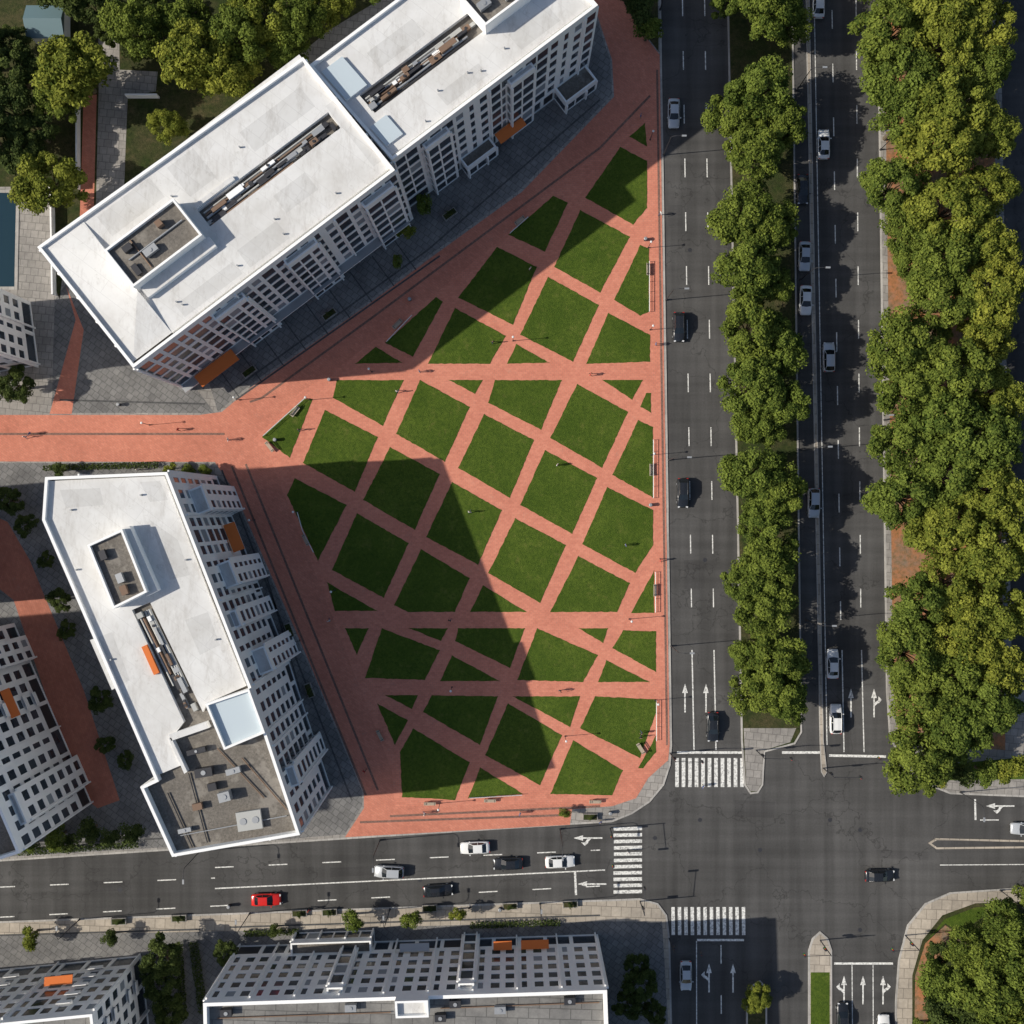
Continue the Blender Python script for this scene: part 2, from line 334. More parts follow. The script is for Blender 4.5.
arrow(709,978,up,'l');arrow(733,978,up,'s'); arrow(844,990,up,'l');arrow(863,990,up);arrow(883,990,up,'r'); arrow(1000,806,math.pi,'l')
mk.obj('road_markings')
mb=MB(['darkm'])
for x,y in [(655,838),(700,820),(760,850),(830,820),(722,770),(690,250),(705,560),(860,830),(420,880),(120,890),(860,930)]:
    cx,cy=G(x,y); mb.poly([(cx+.34*math.cos(t*math.pi/6),cy+.34*math.sin(t*math.pi/6)) for t in range(12)],.0075,'darkm')
mb.obj('manhole_covers')
mb=MB(['asphalt_old'])
for pts in [[(684,560),(700,560),(700,590),(684,589)],[(330,868),(372,866),(372,875),(330,877)],[(735,800),(775,802),(774,818),(735,817)],[(90,882),(130,880),(131,890),(90,892)],[(840,560),(855,560),(856,620),(841,620)],[(668,205),(682,205),(683,226),(668,226)],[(880,850),(930,852),(929,860),(880,858)]]:
    mb.poly(W(pts),.004,'asphalt_old')
mb.obj('road_patches')
# ------------------------------------------------------------ buildings
BM=['wall','glass','curtain','gravel','memb','orange','metal','darkm','unit','rust','sky_l','teal','memb2','greydeck']
def wallface(mb,p,q,z0,z1,pat='wwnwwb',fl=3.05,bay=2.15,ground=True,seed=0,rec=.07):
    r=random.Random(seed); p=Vector(p);q=Vector(q);L=(q-p).length
    if L<.5: return
    d=(q-p)/L; n=Vector((d.y,-d.x))
    def P(t,z,o=0): a=p+d*t+n*o; return (a.x,a.y,z)
    def Q(t0,t1,a,b,o,m): mb.add([P(t0,a,o),P(t1,a,o),P(t1,b,o),P(t0,b,o)],[(0,1,2,3)],m)
    def win(t0,t1,a,b,w0,w1,c,e,m,rec=rec):
        Q(t0,t1,a,c,0,'wall');Q(t0,t1,e,b,0,'wall');Q(t0,w0,c,e,0,'wall');Q(w1,t1,c,e,0,'wall')
        Q(w0,w1,c,e,-rec,m)
        mb.add([P(w0,c,0),P(w1,c,0),P(w1,c,-rec),P(w0,c,-rec)],[(0,1,2,3)],'wall')
        mb.add([P(w0,e,-rec),P(w1,e,-rec),P(w1,e,0),P(w0,e,0)],[(0,1,2,3)],'wall')
        mb.add([P(w0,c,-rec),P(w0,e,-rec),P(w0,e,0),P(w0,c,0)],[(0,1,2,3)],'wall')
        mb.add([P(w1,c,0),P(w1,e,0),P(w1,e,-rec),P(w1,c,-rec)],[(0,1,2,3)],'wall')
    top=z1-1.3
    z=z0
    if ground:
        gb=max(1,round(L/4.2)); w=L/gb
        for j in range(gb): win(j*w,(j+1)*w,z0,z0+4,j*w+.3,(j+1)*w-.3,z0+.25,z0+3.4,'glass' if r.random()<.8 else 'darkm',.15)
        z=z0+4
    nf=max(1,round((top-z)/fl)); fh=(top-z)/nf; nb=max(1,round(L/bay)); w=L/nb
    Q(0,L,top,z1,0,'wall')
    for i in range(nf):
        a=z+i*fh;b=a+fh
        for j in range(nb):
            k=pat[j%len(pat)]; t0=j*w;t1=t0+w
            m='curtain' if r.random()<.10 else 'glass'
            if k=='f': Q(t0,t1,a,b,0,'wall')
            elif k=='n': win(t0,t1,a,b,t0+w*.32,t1-w*.32,a+.5,b-.45,m)
            elif k=='g': win(t0,t1,a,b,t0+.12,t1-.12,a+.35,b-.35,m)
            else: win(t0,t1,a,b,t0+w*.2,t1-w*.2,a+.65,b-.5,m)
            if k=='b' and r.random()<.85:
                D=.6
                A=[P(t0+.06,0,.0)[:2],P(t0+.06,0,D)[:2],P(t1-.06,0,D)[:2],P(t1-.06,0,0)[:2]]
                mb.prism(ccw(A),a+.0,a+.14,'metal','wall',True)
                B=[P(t0+.06,0,D-.1)[:2],P(t0+.06,0,D+.002)[:2],P(t1-.06,0,D+.002)[:2],P(t1-.06,0,D-.1)[:2]]
                mb.prism(ccw(B),a+.002,a+1.0,'wall','wall',True)
    j=0
    while j<=nb:
        if j%len(pat)==0:
            t=min(max(j*w,.15),L-.15)
            A=[P(t-.12,0,-.02)[:2],P(t+.12,0,-.02)[:2],P(t+.12,0,.32)[:2],P(t-.12,0,.32)[:2]]
            mb.prism(ccw(A),z0,top+.3,'wall','wall')
        j+=1
def equip_row(mb,a,b,w,z,seed,n=12):
    r=random.Random(seed); a=Vector(a);b=Vector(b);L=(b-a).length;d=(b-a)/L;nn=Vector((-d.y,d.x));ang=math.atan2(d.y,d.x)
    for s in (-.38,-.2,.05,.22,.36):
        p=a+nn*w*s;q=b+nn*w*s; m=r.choice(['metal','rust','darkm','unit']); rr=r.uniform(.09,.2)
        q=p.lerp(q,r.uniform(.6,1)); mb.tube((p.x,p.y,z+.4),(q.x,q.y,z+.4),rr,rr,8,m)
    for i in range(n):
        t=(i+.5+r.uniform(-.3,.3))/n; c=a+(b-a)*t+nn*w*r.uniform(-.3,.3)
        l,wd,h=r.uniform(.5,2.6),r.uniform(.3,.9),r.uniform(.4,1.1)
        mb.box(c.x,c.y,z,z+h,l,wd,ang,r.choice(['unit','metal','darkm','rust','darkm','wall']))
        if r.random()<.3: mb.tube((c.x,c.y,z+h),(c.x,c.y,z+h+.12),.2,.2,10,'darkm')
def hvac(mb,x,y,z,l,w,h,ang,m='unit'):
    mb.box(x,y,z,z+.15,l*.9,w*.9,ang,'darkm'); mb.box(x,y,z+.15,z+h,l,w,ang,m)
    if l<1.5: return
    k=max(1,int(l/1.4)); d=Vector((math.cos(ang),math.sin(ang)))
    for i in range(k):
        c=Vector((x,y))+d*((i+.5)/k-.5)*l; mb.tube((c.x,c.y,z+h),(c.x,c.y,z+h+.08),min(w,l/k)*.28,min(w,l/k)*.28,12,'metal')
def building(name,outline,h,pats,deck='gravel',seed=0,z0=.12,ground=True,pw=.4,bay=2.15):
    e=bpy.data.objects.new(name,None); COL.objects.link(e)
    p=ccw([G(x,y,h) for x,y in outline])
    n=len(p); mb=MB(BM)
    for i in range(n):
        wallface(mb,p[i],p[(i+1)%n],z0,h,pats[i%len(pats)],seed=seed+i,ground=ground,bay=bay)
    mb.obj('walls',e)
    q=inset(p,pw); r=MB(BM)
    r.add([(x,y,h) for x,y in p]+[(x,y,h) for x,y in q],[(i,(i+1)%n,(i+1)%n+n,i+n) for i in range(n)],'wall')
    r.add([(x,y,h-1.3) for x,y in q]+[(x,y,h) for x,y in q],[(i+n,(i+1)%n+n,(i+1)%n,i) for i in range(n)],'wall')
    r.poly(q,h-1.3,deck)
    return e,p,r
def block(mb,poly,z0,z1,pat,seed,top='memb',ground=False,bay=2.15):
    p=ccw(poly); n=len(p)
    for i in range(n): wallface(mb,p[i],p[(i+1)%n],z0,z1,pat,seed=seed+i,ground=ground,bay=bay)
    q=inset(p,.25)
    mb.add([(x,y,z1) for x,y in p]+[(x,y,z1) for x,y in q],[(i,(i+1)%n,(i+1)%n+n,i+n) for i in range(n)],'wall')
    mb.add([(x,y,z1-.5) for x,y in q]+[(x,y,z1) for x,y in q],[(i+n,(i+1)%n+n,(i+1)%n,i) for i in range(n)],'wall')
    mb.poly(q,z1-.5,top)
def onwall(p,q,t0,t1,d0,d1):
    p=Vector(p);q=Vector(q);d=(q-p);n=Vector((d.y,-d.x)).normalized()
    return [tuple(p+d*t0+n*d0),tuple(p+d*t1+n*d0),tuple(p+d*t1+n*d1),tuple(p+d*t0+n*d1)]
def awning(e,p,q,t0,t1,z,depth,name='awning',m='orange'):
    a=onwall(p,q,t0,t1,0.33,depth); mb=MB([m,'metal'])
    vs=[(a[0][0],a[0][1],z+.5),(a[1][0],a[1][1],z+.5),(a[2][0],a[2][1],z),(a[3][0],a[3][1],z)]
    vs2=[(x,y,zz-.12) for x,y,zz in vs]
    mb.add(vs+vs2,[(0,1,2,3),(7,6,5,4),(0,4,5,1),(1,5,6,2),(2,6,7,3),(3,7,4,0)],m); mb.obj(name,e)
def penthouse(mb,poly,z0,z1,top='gravel',wall='wall',pw=.3):
    p=ccw(poly);n=len(p);q=inset(p,pw)
    mb.add([(x,y,z0) for x,y in p]+[(x,y,z1) for x,y in p],[(i,(i+1)%n,(i+1)%n+n,i+n) for i in range(n)],wall)
    mb.add([(x,y,z1) for x,y in p]+[(x,y,z1) for x,y in q],[(i,(i+1)%n,(i+1)%n+n,i+n) for i in range(n)],wall)
    mb.add([(x,y,z1-.6) for x,y in q]+[(x,y,z1) for x,y in q],[(i+n,(i+1)%n+n,(i+1)%n,i) for i in range(n)],wall)
    mb.poly(q,z1-.6,top)
def bil(O,U,V,u,v,h):
    return G(O[0]+(U[0]-O[0])*u+(V[0]-O[0])*v,O[1]+(U[1]-O[1])*u+(V[1]-O[1])*v,h)
# --- A1
h=25
e,p,r=building('alley_shade_block',[(133,368),(395,170),(303,57),(37,247)],h,['gwgwgwnw','wwn','wwb','ww'],seed=1)
O,U,V=(133,368),(395,170),(37,247)
def R(u0,u1,v0,v1,hh=h): return [bil(O,U,V,a,b,hh) for a,b in ((u0,v0),(u1,v0),(u1,v1),(u0,v1))]
for a in [(.16,.452,.03,.97),(.452,.95,.03,.43),(.452,.95,.56,.97),(.95,.99,.03,.97)]:
    r.prism(ccw(R(*a,h-.6)),h-1.29,h-.55,'memb','wall')
for a in [(.47,.62,.06,.20),(.70,.93,.64,.80),(.66,.78,.20,.34),(.2,.4,.76,.92),(.955,.985,.1,.6),(.46,.56,.66,.9),(.22,.44,.06,.16)]:
    r.poly(ccw(R(*a,h-.6)),h-.545,'memb2')
c3=lambda u,v,z:(*bil(O,U,V,u,v,h-.6),z)
zl,zh=h-.55,h+.2
r.add([c3(.012,.03,zl),c3(.012,.97,zl),c3(.16,.70,zh),c3(.16,.37,zh),c3(.16,.03,zl+.02),c3(.16,.97,zl+.02)],[(0,1,2,3),(0,3,4),(1,5,2)],'memb')
r.add([c3(.16,.03,zl),c3(.16,.97,zl),c3(.16,.70,zh),c3(.16,.37,zh)],[(0,3,2,1)],'wall')
penthouse(r,R(.16,.42,.38,.68),h-.6,h+2.1)
r.prism(ccw(R(.17,.43,.30,.38)),h-.6,h+.3,'memb','wall')
r.prism(ccw(R(.452,.60,.58,.61)),h-.6,h-.1,'memb','wall')
r.obj('roof',e)
m=MB(BM); a,b=bil(O,U,V,.46,.495,h),bil(O,U,V,.94,.495,h); equip_row(m,a,b,2.6,h-1.29,3,26)
for u,v,l,w,hh,mm in [(.22,.6,1.3,.9,.9,'darkm'),(.27,.5,2.0,1.0,.8,'metal'),(.34,.6,.9,.9,1.1,'rust'),(.2,.46,.8,1.6,.5,'darkm')]:
    x,y=bil(O,U,V,u,v,h); hvac(m,x,y,h+1.5,l,w,hh,.647,mm)
x0,y0=bil(O,U,V,.2,.54,h);x1,y1=bil(O,U,V,.4,.54,h); m.tube((x0,y0,h+1.7),(x1,y1,h+1.7),.12,.12,8,'metal')
x0,y0=bil(O,U,V,.24,.42,h);x1,y1=bil(O,U,V,.24,.64,h); m.tube((x0,y0,h+1.65),(x1,y1,h+1.65),.1,.1,8,'rust')
for i in range(8):
    x,y=bil(O,U,V,random.uniform(.2,.95),random.choice([random.uniform(.1,.28),random.uniform(.72,.92)]),h); m.tube((x,y,h-.56),(x,y,h-.1),.12,.12,8,'metal')
m.obj('rooftop_equipment',e)
fo,fu=G(*O,h),G(*U,h)
m=MB(BM)
for t0,t1,d,z1 in [(.28,.40,.8,22.5),(.56,.68,.8,22.5),(.86,.975,.9,22.5)]:
    block(m,onwall(fo,fu,t0,t1,-.3,d),.12,z1,'ggw',40+int(t0*100))
m.prism(ccw(onwall(fo,fu,.0,.98,-.1,1.3)),3.9,4.2,'metal','wall',True)
m.obj('projecting_bays',e)
awning(e,fo,fu,.06,.22,4.6,2.3)
# --- A2
h=23.6
O,U,V=(392,160),(598,5),(309,65)
e,p,r=building('alley_shade_block',[O,U,(515,-90),V],h,['ggwggwnw','wwn','wwb','ww'],seed=21)
def R(u0,u1,v0,v1,hh=h): return [bil(O,U,V,a,b,hh) for a,b in ((u0,v0),(u1,v0),(u1,v1),(u0,v1))]
for a in [(.01,.07,.03,.97),(.07,.60,.03,.38),(.07,.60,.57,.97),(.60,.99,.03,.97)]:
    r.prism(ccw(R(*a,h-.6)),h-1.29,h-.55,'memb','wall')
for a in [(.3,.5,.08,.2),(.2,.42,.64,.8),(.66,.85,.08,.24)]:
    r.poly(ccw(R(*a,h-.6)),h-.545,'memb2')
penthouse(r,R(.60,.82,.36,.66),h-.6,h+2.2); r.prism(ccw(R(.02,.12,.60,.90)),h-.6,h-.1,'sky_l','wall'); r.prism(ccw(R(.02,.10,.12,.32)),h-.6,h-.2,'sky_l','wall')
r.obj('roof',e)
m=MB(BM); equip_row(m,bil(O,U,V,.08,.475,h),bil(O,U,V,.59,.475,h),2.8,h-1.29,5,22)
for u,v in [(.65,.5),(.75,.45)]:
    x,y=bil(O,U,V,u,v,h); hvac(m,x,y,h+1.6,1.8,1.1,.9,.64,'metal')
for i in range(5):
    x,y=bil(O,U,V,random.uniform(.15,.95),random.uniform(.08,.3),h); m.tube((x,y,h-.56),(x,y,h-.1),.12,.12,8,'metal')
m.obj('rooftop_equipment',e)
fo,fu=G(*O,h),G(*U,h); m=MB(BM)
for t0,t1,d,z1 in [(.14,.26,.8,21),(.56,.68,.8,21)]:
    block(m,onwall(fo,fu,t0,t1,-.3,d),.12,z1,'ggw',60+int(t0*100))
block(m,onwall(fo,fu,.30,.46,-.3,1.8),.12,4.6,'gg',80,'gravel'); block(m,onwall(fo,fu,.82,.99,-.3,2.8),.12,4.4,'gg',81,'gravel')
m.obj('projecting_bays',e); awning(e,fo,fu,.48,.62,5,2.0)
# --- B
h=25
OB=[(45,477),(167,472),(251,687),(266,733),(300,835),(172,857),(140,787),(155,780),(42,520)]
e,p,r=building('alley_shade_block',OB,h,['wwnwgw'],seed=31)
T1,T2,T3,T4=(132,610),(150,602),(203,712),(184,722)
k=h-.6
for poly in [[(49,481),(164,476),(212,602),T2,T1,(84,614),(46,520)],[(84,614),T1,T4,(172,738),(184,764),(158,775),(152,772)],[T2,(212,602),(246,686),(207,703),T3]]:
    r.prism(W(poly,k),h-1.29,h-.55,'memb','wall')
for poly in [[(60,490),(100,488),(104,505),(66,508)],[(150,520),(178,540),(190,575),(170,580)],[(90,640),(112,632),(130,680),(112,690)],[(185,620),(208,612),(220,645),(200,655)],[(140,482),(160,481),(168,500),(150,502)]]:
    r.poly(W(poly,k),h-.545,'memb2')
penthouse(r,W([(87,545),(122,529),(147,592),(113,609)],h+2),h-.6,h+2)
r.prism(W([(122,528),(132,526),(160,590),(148,596)],h),h-.6,h+1.0,'memb','wall')
penthouse(r,W([(205,704),(249,689),(265,733),(224,750)],h+1),h-1.2,h+1.0,'sky_l')
r.prism(W([(168,735),(206,722),(209,728),(171,741)],h),h-1.2,h-.1,'memb','wall')
r.prism(W([(168,738),(171,738),(187,772),(184,774)],h),h-1.2,h-.1,'memb','wall')
r.obj('roof',e)
m=MB(BM); equip_row(m,G(142,612,h),G(192,714,h),2.2,h-1.29,9,18)
for x,y,l,w,hh,mm in [(203,773,2.4,1.2,1.0,'darkm'),(224,797,1.6,1.3,1.2,'metal'),(211,788,1.2,1.0,.7,'darkm'),(248,822,3.4,2.6,.5,'unit'),(196,808,1.3,.9,.6,'rust'),(183,832,1.8,.6,.5,'metal'),(232,772,2.0,.8,.7,'metal'),(195,752,2.6,.7,.7,'darkm')]:
    X,Y=G(x,y,h); hvac(m,X,Y,h-1.29,l,w,hh+.2,.2+random.uniform(-.1,.1),mm)
for x,y,mm in [(103,555,'darkm'),(120,578,'metal'),(124,590,'rust')]:
    X,Y=G(x,y,h+2); hvac(m,X,Y,h+1.41,1.3,.9,.8,-1.2,mm)
X,Y=G(150,660,h); m.box(X,Y,h-.54,h-.1,.8,4.2,.42,'orange')
for x,y in [(70,510),(140,495),(185,560),(75,570),(215,640),(110,660)]:
    X,Y=G(x,y,h); m.tube((X,Y,h-.56),(X,Y,h-.1),.13,.13,8,'metal')
for (x0,y0,x1,y1) in [(178,838,285,818),(186,775,205,845),(215,750,262,800),(240,760,285,812),(165,795,190,850)]:
    X0,Y0=G(x0,y0,h);X1,Y1=G(x1,y1,h); m.tube((X0,Y0,h-1.1),(X1,Y1,h-1.1),.08,.08,6,random.choice(['rust','metal','darkm']))
m.obj('rooftop_equipment',e)
m=MB(BM)
fa,fb=G(251,687,h),G(167,472,h)
for t0,t1,d,z1 in [(.02,.14,2.0,18.5),(.26,.34,.9,21.5),(.44,.56,1.8,18.5),(.80,.92,2.0,18.5)]:
    block(m,onwall(fa,fb,t0,t1,-.3,d),.12,z1,'wng',90+int(t0*100))
fc,fd=G(300,835,h),G(266,733,h)
for t0,t1,d,z1 in [(.40,.6,1.2,21.5)]:
    block(m,onwall(fc,fd,t0,t1,-.3,d),.12,z1,'wng',130+int(t0*100))
m.obj('projecting_bays',e)
awning(e,fa,fb,.60,.74,8.5,2.0); 
# --- C
h=25
OC=[(-70,644),(20,853),(-140,905),(-240,700)]
e,p,r=building('alley_shade_block',OC,h,['wwbwwn'],seed=151); r.obj('roof',e)
fa,fb=G(20,853,h),G(-70,644,h); m=MB(BM)
for t0,t1,d,z1 in [(.1,.25,.9,22),(.8,.92,.9,22)]: block(m,onwall(fa,fb,t0,t1,-.3,d),.12,z1,'wwn',160+int(t0*100))
m.obj('projecting_bays',e); awning(e,fa,fb,.56,.70,13,1.5)
# --- unseen blocks added further west to keep sun off the alley walls
e,p,r=building('alley_shade_block',[(-253,498),(-253,640),(-400,640),(-400,498)],42,['wwn'],seed=161); r.obj('roof',e)
e,p,r=building('alley_shade_block',[(-466,701),(-466,1011),(-629,1011),(-629,701)],54,['wwn'],seed=165); r.obj('roof',e)
# --- D
h=20
e,p,r=building('alley_shade_block',[(-33,276),(-24,346),(-200,375),(-200,300)],h,['wwn'],seed=171); r.obj('roof',e)
# --- E
h=20
e,p,r=building('alley_shade_block',[(203,1003),(607,990),(612,1130),(206,1145)],h,['wwbww','wwn','wwn','wgwwgw'],seed=181,pw=.5,deck='greydeck')
penthouse(r,W([(395,1000),(428,999),(429,1016),(396,1017)],h+1),h-1.3,h+1.4,'memb')
r.obj('roof',e); m=MB(BM)
for x,y in [(225,1015),(350,1010),(455,1006),(500,1012),(440,1020),(570,1003)]:
    X,Y=G(x,y,h); hvac(m,X,Y,h-1.29,1.6,1.0,.9,.03,random.choice(['metal','darkm']))
for (x0,y0,x1,y1) in [(215,1022,390,1016),(440,1012,600,1006)]:
    X0,Y0=G(x0,y0,h);X1,Y1=G(x1,y1,h); m.tube((X0,Y0,h-1.1),(X1,Y1,h-1.1),.09,.09,6,'rust')
m.obj('rooftop_equipment',e)
fa,fb=G(607,990,h),G(203,1003,h); m=MB(BM)
for t0,t1,d,z1 in [(.33,.37,.7,18),(.66,.70,.7,18)]: block(m,onwall(fa,fb,t0,t1,-.3,d),.12,z1,'g',190+int(t0*100))
block(m,onwall(fa,fb,.62,.84,-.3,1.8),.12,4.4,'gg',199,'gravel')
m.obj('projecting_bays',e); awning(e,fa,fb,.135,.21,5.5,1.5); awning(e,fa,fb,.235,.285,5.5,1.5); awning(e,fa,fb,.46,.54,5,1.4,'canopy','metal')
# --- F
e,p,r=building('alley_shade_block',[(92,1014),(-110,1034),(-95,1190),(110,1170)],h,['wwbwgn'],seed=201,deck='greydeck'); r.obj('roof',e)
fa,fb=G(92,1014,h),G(-110,1034,h); awning(e,fa,fb,.25,.40,9,1.5)
# --- shed, pool
e=bpy.data.objects.new('shed',None); COL.objects.link(e); mb=MB(BM)
pp=W([(27,6),(60,6),(60,34),(27,34)],4); mb.prism(pp,.12,3.4,'wall','wall'); mb.obj('walls',e)
mb=MB(BM); q=inset(pp,-.4); ys=sorted(a[1] for a in q); xs=sorted(a[0] for a in q)
ym=(ys[0]+ys[-1])/2; x0,x1,y0,y1=xs[0],xs[-1],ys[0],ys[-1]
mb.add([(x0,y0,3.4),(x1,y0,3.4),(x1,ym,4.6),(x0,ym,4.6),(x1,y1,3.4),(x0,y1,3.4)],[(0,1,2,3),(3,2,4,5),(1,4,2),(0,3,5)],'teal'); mb.obj('roof',e)
mb=MB(['water','kerb']); pw_=W([(-60,190),(20,190),(18,290),(-60,290)]); q=inset(pw_,.5); n=4
mb.add([(x,y,.22) for x,y in pw_]+[(x,y,.22) for x,y in q],[(i,(i+1)%n,(i+1)%n+n,i+n) for i in range(n)],'kerb')
mb.add([(x,y,.1) for x,y in pw_]+[(x,y,.22) for x,y in pw_],[(i,(i+1)%n,(i+1)%n+n,i+n) for i in range(n)],'kerb'); mb.poly(q,.15,'water'); mb.obj('swimming_pool')
mb=MB(['wall'])
for s in [(20,188,54,188),(54,188,56,296),(80,100,80,190),(128,98,160,98)]:
    a=Vector(G(s[0],s[1]));b=Vector(G(s[2],s[3]));c=(a+b)/2;d=b-a; mb.box(c.x,c.y,.12,1.5,d.length,.25,math.atan2(d.y,d.x),'wall')
mb.obj('garden_wall')
# ------------------------------------------------------------ trees
def leaf_mesh(C,Nn,size,var):
    n=len(C); rnd=rng.normal(size=(n,3)); Nn=Nn+rnd*.55; Nn/=np.linalg.norm(Nn,axis=1)[:,None]
    t=np.cross(Nn,rng.normal(size=(n,3))); t/=np.linalg.norm(t,axis=1)[:,None]; b=np.cross(Nn,t)
    s=size[:,None]
    v=np.stack([C-t*s,C-b*s*.6+Nn*s*.12,C+t*s,C+b*s*.6+Nn*s*.12],1).reshape(-1,3)
    return v
def make_tree(name,R_,Ht,leaf,nb=55,per=230,ls=.30,seed=0,blobr=(.14,.26)):
    r=np.random.default_rng(seed); cz=Ht-R_*.62
    blobs=[]
    ph=r.uniform(0,6.28,4)
    while len(blobs)<nb:
        d=r.normal(size=3); d/=np.linalg.norm(d); 
        if d[2]<-.45: continue
        rad=r.uniform(.30,1)**.5
        a=math.atan2(d[1],d[0]); irr=1+.14*math.sin(2*a+ph[0])+.11*math.sin(3*a+ph[1])+.08*math.sin(5*a+ph[2])
        br=R_*r.uniform(*blobr)
        c=np.array([d[0]*(R_-br*.8)*rad*irr,d[1]*(R_-br*.8)*rad*irr,cz+d[2]*(R_*.62)*rad])
        blobs.append((c,br))
    V=[];var=[]
    for c,br in blobs:
        k=int(per*r.uniform(.7,1.25)); d=r.normal(size=(k,3)); d/=np.linalg.norm(d,axis=1)[:,None]
        d[:,2]=np.where(d[:,2]<-.3,-d[:,2],d[:,2])
        rr=br*(r.uniform(.3,1.2,k)**.5)
        C=c+d*rr[:,None]*np.array([1,1,.85])
        V.append(leaf_mesh(C,d+np.array([0,0,.45]),ls*r.uniform(.5,1.15,k),None))
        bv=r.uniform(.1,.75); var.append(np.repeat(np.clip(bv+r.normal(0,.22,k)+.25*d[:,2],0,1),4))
    V=np.concatenate(V);var=np.concatenate(var);nq=len(V)//4
    mb=MB([leaf,'bark']); tr=.045*R_+.08
    top=(0.1,0,cz-R_*.25)
    mb.tube((0,0,-.1),(.05,.02,cz*.45),tr*1.35,tr,9,'bark'); mb.tube((.05,.02,cz*.45),top,tr,tr*.65,9,'bark')
    for c,br in blobs[::3]:
        s=Vector((.05,.02,cz*(.42+.3*r.random()))); m_=s.lerp(Vector(c),.5)+Vector((0,0,.3)); 
        mb.tube(s,m_,tr*.42,tr*.26,6,'bark'); mb.tube(m_,c,tr*.26,tr*.08,6,'bark')
    nv=len(mb.v)
    verts=mb.v+[tuple(x) for x in V.tolist()]; faces=mb.f+[(nv+4*i,nv+4*i+1,nv+4*i+2,nv+4*i+3) for i in range(nq)]
    me=bpy.data.meshes.new(name); me.from_pydata(verts,[],faces); me.materials.append(M[leaf]); me.materials.append(M['bark'])
    mi=np.zeros(len(faces),dtype=np.int32); mi[:len(mb.f)]=1; me.polygons.foreach_set('material_index',mi)
    at=me.attributes.new('var','FLOAT','POINT'); at.data.foreach_set('value',np.concatenate([np.zeros(nv),var]).astype(np.float32))
    me.update(); return me
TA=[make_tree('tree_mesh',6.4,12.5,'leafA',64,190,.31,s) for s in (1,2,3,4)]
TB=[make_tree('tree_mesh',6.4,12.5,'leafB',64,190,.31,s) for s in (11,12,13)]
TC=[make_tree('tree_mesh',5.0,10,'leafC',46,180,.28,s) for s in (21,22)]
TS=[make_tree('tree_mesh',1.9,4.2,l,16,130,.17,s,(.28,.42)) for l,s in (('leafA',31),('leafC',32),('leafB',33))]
def tree(px,py,kind,s=1.0,name='deciduous_tree',hm=7.5):
    me=random.choice(kind); x,y=G(px,py,hm*s)
    return place(name,me,x,y,.1,random.uniform(0,6.28),(s*random.uniform(.93,1.07),s*random.uniform(.93,1.07),s*random.uniform(.92,1.08)))
for x,y,s in [(765,8,.86),(728,0,.6),(790,25,.6),(757,96,.85),(735,118,.75),(778,125,.75),(752,158,.82),(742,215,.88),(767,228,.75),(745,272,.92),(766,285,.65),
    (748,332,.85),(775,347,.72),(752,385,.85),(777,405,.8),(757,425,.65),(752,475,.85),(777,490,.8),(762,520,.7),(768,565,.8),(745,583,.68),(765,612,.78),(752,655,.6),(778,670,.85),(757,690,.75),(785,700,.6),
    (757,-60,.9),(750,-130,.95),(757,-200,.9)]:
    tree(x,y,TA,s)
for y in range(-180,770,52):
    t=y/770
    if not(240<y<300 or 530<y<590): tree(892+t*24+random.uniform(-8,8),y+random.uniform(-12,12),TA,random.uniform(.72,.98))
    else: tree(905+t*24,y-22,TA,.62)
    tree(938+t*14+random.uniform(-8,8),y+26+random.uniform(-12,12),random.choice([TA,TB,TB]),random.uniform(.85,1.05)) if y<735 else None
    tree(980+t*12+random.uniform(-6,6),y+random.uniform(-12,12),TB if random.random()<.75 else TA,random.uniform(.75,.98)) if y<740 else None
for x,y,k,s in [(75,72,TB,1.0),(60,95,TA,.7),(50,185,TB,.85),(139,32,TA,.8),(198,58,TB,.95),(228,75,TB,.8),(185,25,TA,.7),(168,127,TB,.5),(262,18,TB,.85),(300,25,TA,.7),(325,8,TB,.65),(240,40,TA,.8),
    (10,110,TC,.9),(20,150,TC,.8),(10,70,TC,.9),(95,8,TC,.7),(285,50,TA,.6),(60,-20,TC,1),(220,-40,TA,1),(370,-30,TA,.9),(15,385,TC,.6),(35,130,TC,.7),(10,40,TC,.6),(85,-40,TA,.9),(108,30,TC,.55),(30,160,TC,.6),(150,10,TC,.6),(-20,130,TC,1),(-25,50,TC,1)]:
    tree(x,y,k,s)
for x,y,k,s in [(968,948,TA,.7),(1003,925,TA,.75),(945,985,TA,.75),(985,985,TA,.95),(1022,965,TA,.9),(1015,1015,TB,.8),(955,1020,TC,1.0),(1000,1045,TA,1),(1040,900,TA,.7),(930,1035,TA,.6),(940,955,TC,.45)]:
    tree(x,y,k,s)
tree(757,996,TB,.38)
for x,y,k,s in [(160,960,TC,.7),(158,985,TC,.6),(170,1015,TC,.65),(225,953,TC,.42),(637,965,TC,.45),(640,985,TC,.6),(628,1005,TC,.5),(655,1012,TC,.45),(60,600,TC,.4),(66,630,TC,.32),(100,700,TC,.42),(125,760,TC,.34),(105,745,TC,.34),(45,560,TC,.3),
    (8,500,TC,.5),(25,525,TC,.4)]:
    tree(x,y,k,s)
for x,y,s in [(30,937,.95),(352,920,.95),(411,920,.95),(457,914,.75),(57,838,1.15),(72,842,.8),(88,832,1.2),(110,836,1.0),(132,832,1.1),(30,845,.9),(275,930,.6),(405,232,.8),(425,205,.9),(398,262,.6),(190,470,.6),(205,471,.6),(170,468,.6),(60,470,.7),(110,938,.8),(640,8,1.4),(648,30,1.2),(632,-10,1.5),(565,812,.5),(960,770,1.3),(985,772,1.2),(1010,770,1.3),(940,775,.9)]:
    tree(x,y,TS,s,'small_tree',3)
